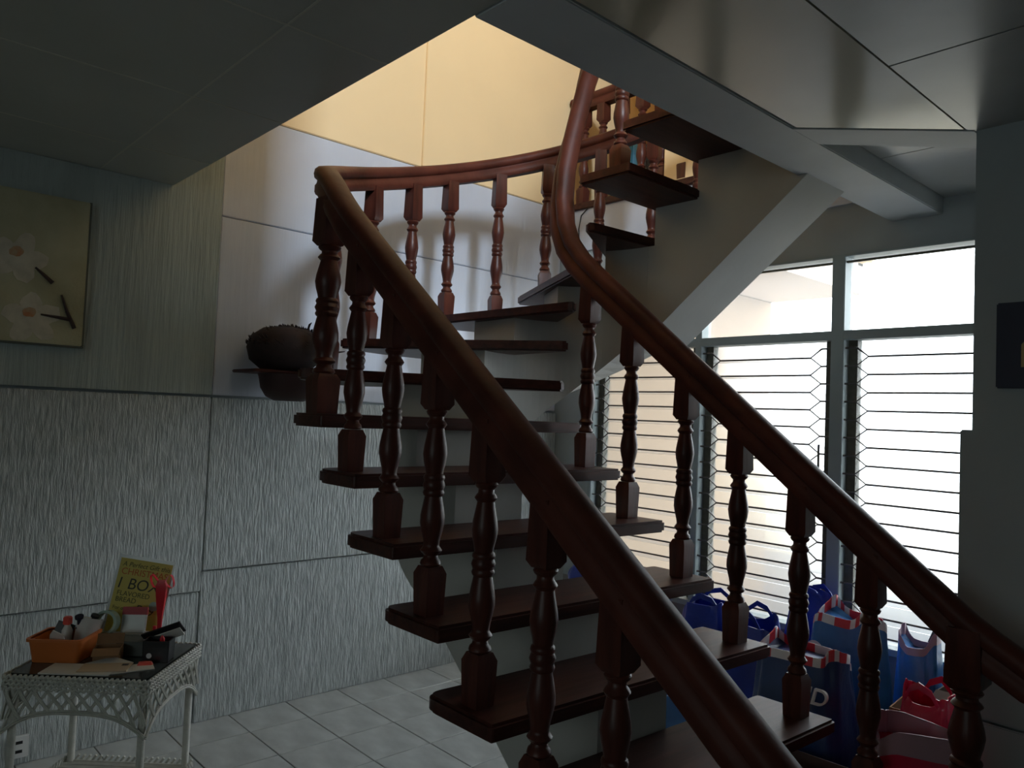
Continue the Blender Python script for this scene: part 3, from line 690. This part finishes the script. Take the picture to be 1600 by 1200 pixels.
text('For only', 0.018, -0.085, 0.100, INKG, sg, align='LEFT')
text('\u20b189', 0.042, -0.004, 0.094, INKK, sg, align='LEFT', shear=0.15)
sgpart(MB().lathe([(0.017, 0), (0.017, 0.0006)], 16, c=(0, 0, 0)), 'green_seal', GREENT).location = SH @ Vector((0.062, -0.0042, 0.128)) + Vector((0, 0, 0.009))
bpy.data.objects['green_seal'].rotation_euler = (SH @ Matrix.Rotation(radians(90), 3, 'X')).to_euler()
rb = tth('ribbon_bow', 'shiny red ribbon bow hung on the yellow sign corner', 'ribbon', 0.098, 0.150, 0, 0.0)
def ribbon(pts, w_, name):
    rings = []
    for p, ww in zip(pts, w_):
        p = Vector(p); rings.append([p + Vector((0, -ww, 0)), p + Vector((0, ww, 0)), p + Vector((0.001, ww, 0.001)), p + Vector((0.001, -ww, 0.001))])
    MB().loft(rings).build(name, REDB, rb, smooth=60)
for sgn in (-1, 1):
    ribbon([(sgn*(0.004+0.032*sin(pi*t)) * (1.0 if sgn > 0 else 0.95) + sgn*0.006, -0.012*sin(2*pi*t), 0.225 + 0.026*sin(2*pi*t)*1.0 + 0.008*sin(pi*t)) for t in [k/12 for k in range(13)]], [0.007]*13, 'loop')
MB().loft([[(x*s_, y*s_*0.4, z) for x, y in ((-1, -1), (1, -1), (1, 1), (-1, 1))] for z, s_ in ((0.235, 0.012), (0.215, 0.019), (0.18, 0.017), (0.15, 0.014), (0.10, 0.008), (0.05, 0.007), (0.02, 0.009))]).build('knot_and_tails', REDB, rb, smooth=60)
bx('tail', REDB, -0.022, -0.012, -0.004, 0.004, 0.012, 0.07, rb)

# ------------------------------------------------------------------ bags and boxes under the stairs
def bag(name, label, cat, x, y, w_, d_, h, mats, rz=0, seed=0, hem=None, tilt=0.0, slump=0.12, group=None, z0=0.0, handle=True, sag=(0, 0), hem_m=None):
    rnd = random.Random(seed); t = thing(name, label, cat, (x, y, z0), rz, group)
    N, Rn = 56, 16
    ph = [rnd.uniform(0, 6.28) for _ in range(8)]
    def ring(u, shrink=0.0):
        pts_ = []
        for k in range(N):
            a = 2*pi*k/N; c, s_ = cos(a), sin(a); e = 0.55 - 0.12*u
            bx_ = abs(c)**e*(1 if c > 0 else -1); by_ = abs(s_)**e*(1 if s_ > 0 else -1)
            bul = 1 + 0.10*sin(pi*min(1, u*1.1)) - slump*max(0, u-0.55)
            wob = 0.02*sin(3*a+ph[0]+5*u) + 0.018*sin(5*a+ph[1]-7*u) + (0.035*sin(7*a+ph[2])*u*u) + 0.02*sin(11*a+ph[5]+9*u)*u
            r = bul+wob-shrink
            zz_ = h*u + h*0.045*u**4*(sin(2*a+ph[3]) + 0.5*sin(4*a+ph[4]))
            pts_.append((bx_*w_/2*r + tilt*u*u*h + sag[0]*u*u, by_*d_/2*r*(1-0.25*u*u) + sag[1]*u*u, max(0.0005, zz_)))
        return pts_
    um = 1.0 if hem is None else 1.0-hem
    us = [0.0, 0.02] + [0.02+(um-0.02)*k/Rn for k in range(1, Rn+1)]
    rings = [ring(0.0, 0.08)] + [ring(u) for u in us[1:]]
    inn = [ring(u, 0.04) for u in (um, um*0.8, um*0.55)]
    sk = MB().loft(rings + (inn if hem is None else [])).build('sack', mats, t, smooth=75)
    if hem is not None:
        hr = [ring(um), ring(um+hem*0.5), ring(1.0), ring(1.0, 0.03), ring(um, 0.035), ring(0.6, 0.05)]
        mb = MB(); n = N
        vs = [p for r in hr for p in r]; fs = []
        mb.v = [tuple(p) for p in vs]
        for j in range(len(hr)-1):
            for k in range(n):
                mb.f.append([j*n+k, j*n+(k+1) % n, (j+1)*n+(k+1) % n, (j+1)*n+k]); mb.m.append((k//2) % 2 if hem_m is None else 0)
        mb.f.append([(len(hr)-1)*n+k for k in range(n)]); mb.m.append(0)
        mb.build('striped_hem' if hem_m is None else 'hem', [STRW, STRR] if hem_m is None else [hem_m], sk, smooth=75)
    if handle:
        top = ring(1.0)
        for s_ in (-1, 1):
            k0 = N//4 if s_ > 0 else 3*N//4
            a = Vector(top[(k0+5) % N]); b = Vector(top[(k0-5) % N])
            a.z -= 0.03; b.z -= 0.03
            mid = (a+b)/2 + Vector((0, 0.02*s_, 0.06+0.03*rnd.random()))
            q = [a, a*0.6+mid*0.4+Vector((0, 0, 0.02)), mid, b*0.6+mid*0.4+Vector((0, 0, 0.02)), b]
            mbh = MB(); rings_ = []
            for p in q: rings_.append([p + Vector((0, -0.002, -0.012)), p + Vector((0, 0.002, -0.012)), p + Vector((0, 0.002, 0.012)), p + Vector((0, -0.002, 0.012))])
            mbh.loft(rings_).build('handle', mats, sk, smooth=60)
    return t
bag('shopping_bag', 'crumpled royal blue bag farthest left under the window', 'bag', -2.12, 3.28, 0.27, 0.28, 0.63, BLUEB, 0.1, 3, slump=0.35)
bag('shopping_bag', 'royal blue bag with a tall peaked corner in front of the mullion', 'bag', -1.80, 3.20, 0.25, 0.24, 0.62, BLUEB, 0.2, 5, slump=0.3, sag=(-0.05, 0))
bag('shopping_bag', 'blue bag with a pointed shiny handle against the window sill', 'bag', -1.72, 3.53, 0.26, 0.20, 0.70, BLUEB, -0.1, 8, slump=0.5)
bag('striped_bag', 'sky blue bag with red and white striped hem behind the navy one', 'bag', -1.44, 3.24, 0.28, 0.24, 0.74, SKYB, -0.25, 11, hem=0.05, sag=(0.02, 0), handle=False)
nb = bag('striped_bag', 'navy bag with white letters and striped hem behind the handrail', 'bag', -1.43, 2.86, 0.33, 0.26, 0.66, NAVY, 0.0, 16, hem=0.05, handle=False)
text('ND', 0.085, 0.10, 0.515, INKW, nb.children[0], y=-0.154, shear=0.25, R=Matrix.Identity(3), base=(0, 0, 0), ext=0.006)
MB().lathe([(0.045, 0), (0.045, 0.003)], 20).build('emblem', STRW, bpy.data.objects['striped_bag'].children[0], loc=(-0.04, -0.135, 0.58), rot=(radians(90), 0, 0))
MB().lathe([(0.032, 0), (0.032, 0.002)], 20).build('emblem_ring', STRR, bpy.data.objects['striped_bag'].children[0], loc=(-0.04, -0.139, 0.58), rot=(radians(90), 0, 0))
bag('shopping_bag', 'pale blue bag bulging beside the brown cartons by the wall', 'bag', -1.235, 3.47, 0.16, 0.22, 0.66, SKYB, 0.2, 17, slump=0.2, hem=0.06, hem_m=CLEARP, handle=False)
bag('shopping_bag', 'crimson bag with a frosty white hem at the foot of the stairs', 'bag', -0.90, 2.58, 0.28, 0.20, 0.585, PINKB, 0.12, 21, handle=False, hem=0.11, hem_m=CLEARP, slump=0.05)
bag('shopping_bag', 'glossy crimson bag half hidden behind the frosty hemmed one', 'bag', -1.00, 2.93, 0.20, 0.18, 0.60, PINKB, -0.2, 25, slump=0.45)
def carton(label, x, y, w_, d_, h, m, rz=0, z0=0, flaps=True, name='cardboard_box'):
    t = thing(name, label, 'box', (x, y, z0), rz)
    MB().loft([rect(w_, d_, 0.001, 0.001), rect(w_, d_, h, 0.001), rect(w_-0.01, d_-0.01, h, 0.001), rect(w_-0.01, d_-0.01, 0.02, 0.001)]).build('body', m, t)
    if flaps:
        MB().box(-w_/2, w_/2, 0, 0.10, 0, 0.004).build('flap', m, t, loc=(0, d_/2-0.004, h), rot=(1.1, 0, 0)); MB().box(-w_/2, w_/2, -0.10, 0, 0, 0.004).build('flap', m, t, loc=(0, -d_/2+0.004, h), rot=(0.35, 0, 0))
    return t
carton('dark brown carton standing tall against the low wall', -0.985, 3.45, 0.25, 0.3, 0.50, CARTOND)
carton('reddish brown carton in front of the pale blue bag', -1.13, 3.17, 0.15, 0.18, 0.46, CARTON, 0.1, flaps=False)
carton('low brown carton in front of the navy bag', -1.28, 2.58, 0.32, 0.14, 0.36, CARTOND, 0.05, flaps=False)
carton('tan carton under the far blue bag behind the spine', -2.93, 3.35, 0.30, 0.3, 0.52, TAN, 0.1, flaps=False)
bag('shopping_bag', 'deep blue bag lying on the tan carton behind the spine', 'bag', -2.93, 3.35, 0.26, 0.2, 0.16, BLUEB, 0, 31, z0=0.525, slump=0.4)
tag(MB().loft([rect(0.10, 0.05, 0, 0.01), rect(0.11, 0.06, 0.03, 0.01), rect(0.06, 0.03, 0.05, 0.01)]).build('candy_pack', mat('hot_pink_wrap', (0.8, 0.03, 0.2), 0.3), smooth=60, loc=(-2.93, 3.22, 0.523)), 'hot pink packet beside the deep blue bag', 'packet')
bc = carton('blue printed box half hidden under the lower treads', -2.05, 2.95, 0.22, 0.2, 0.30, SKYB, 0.05, flaps=False, name='blue_box')
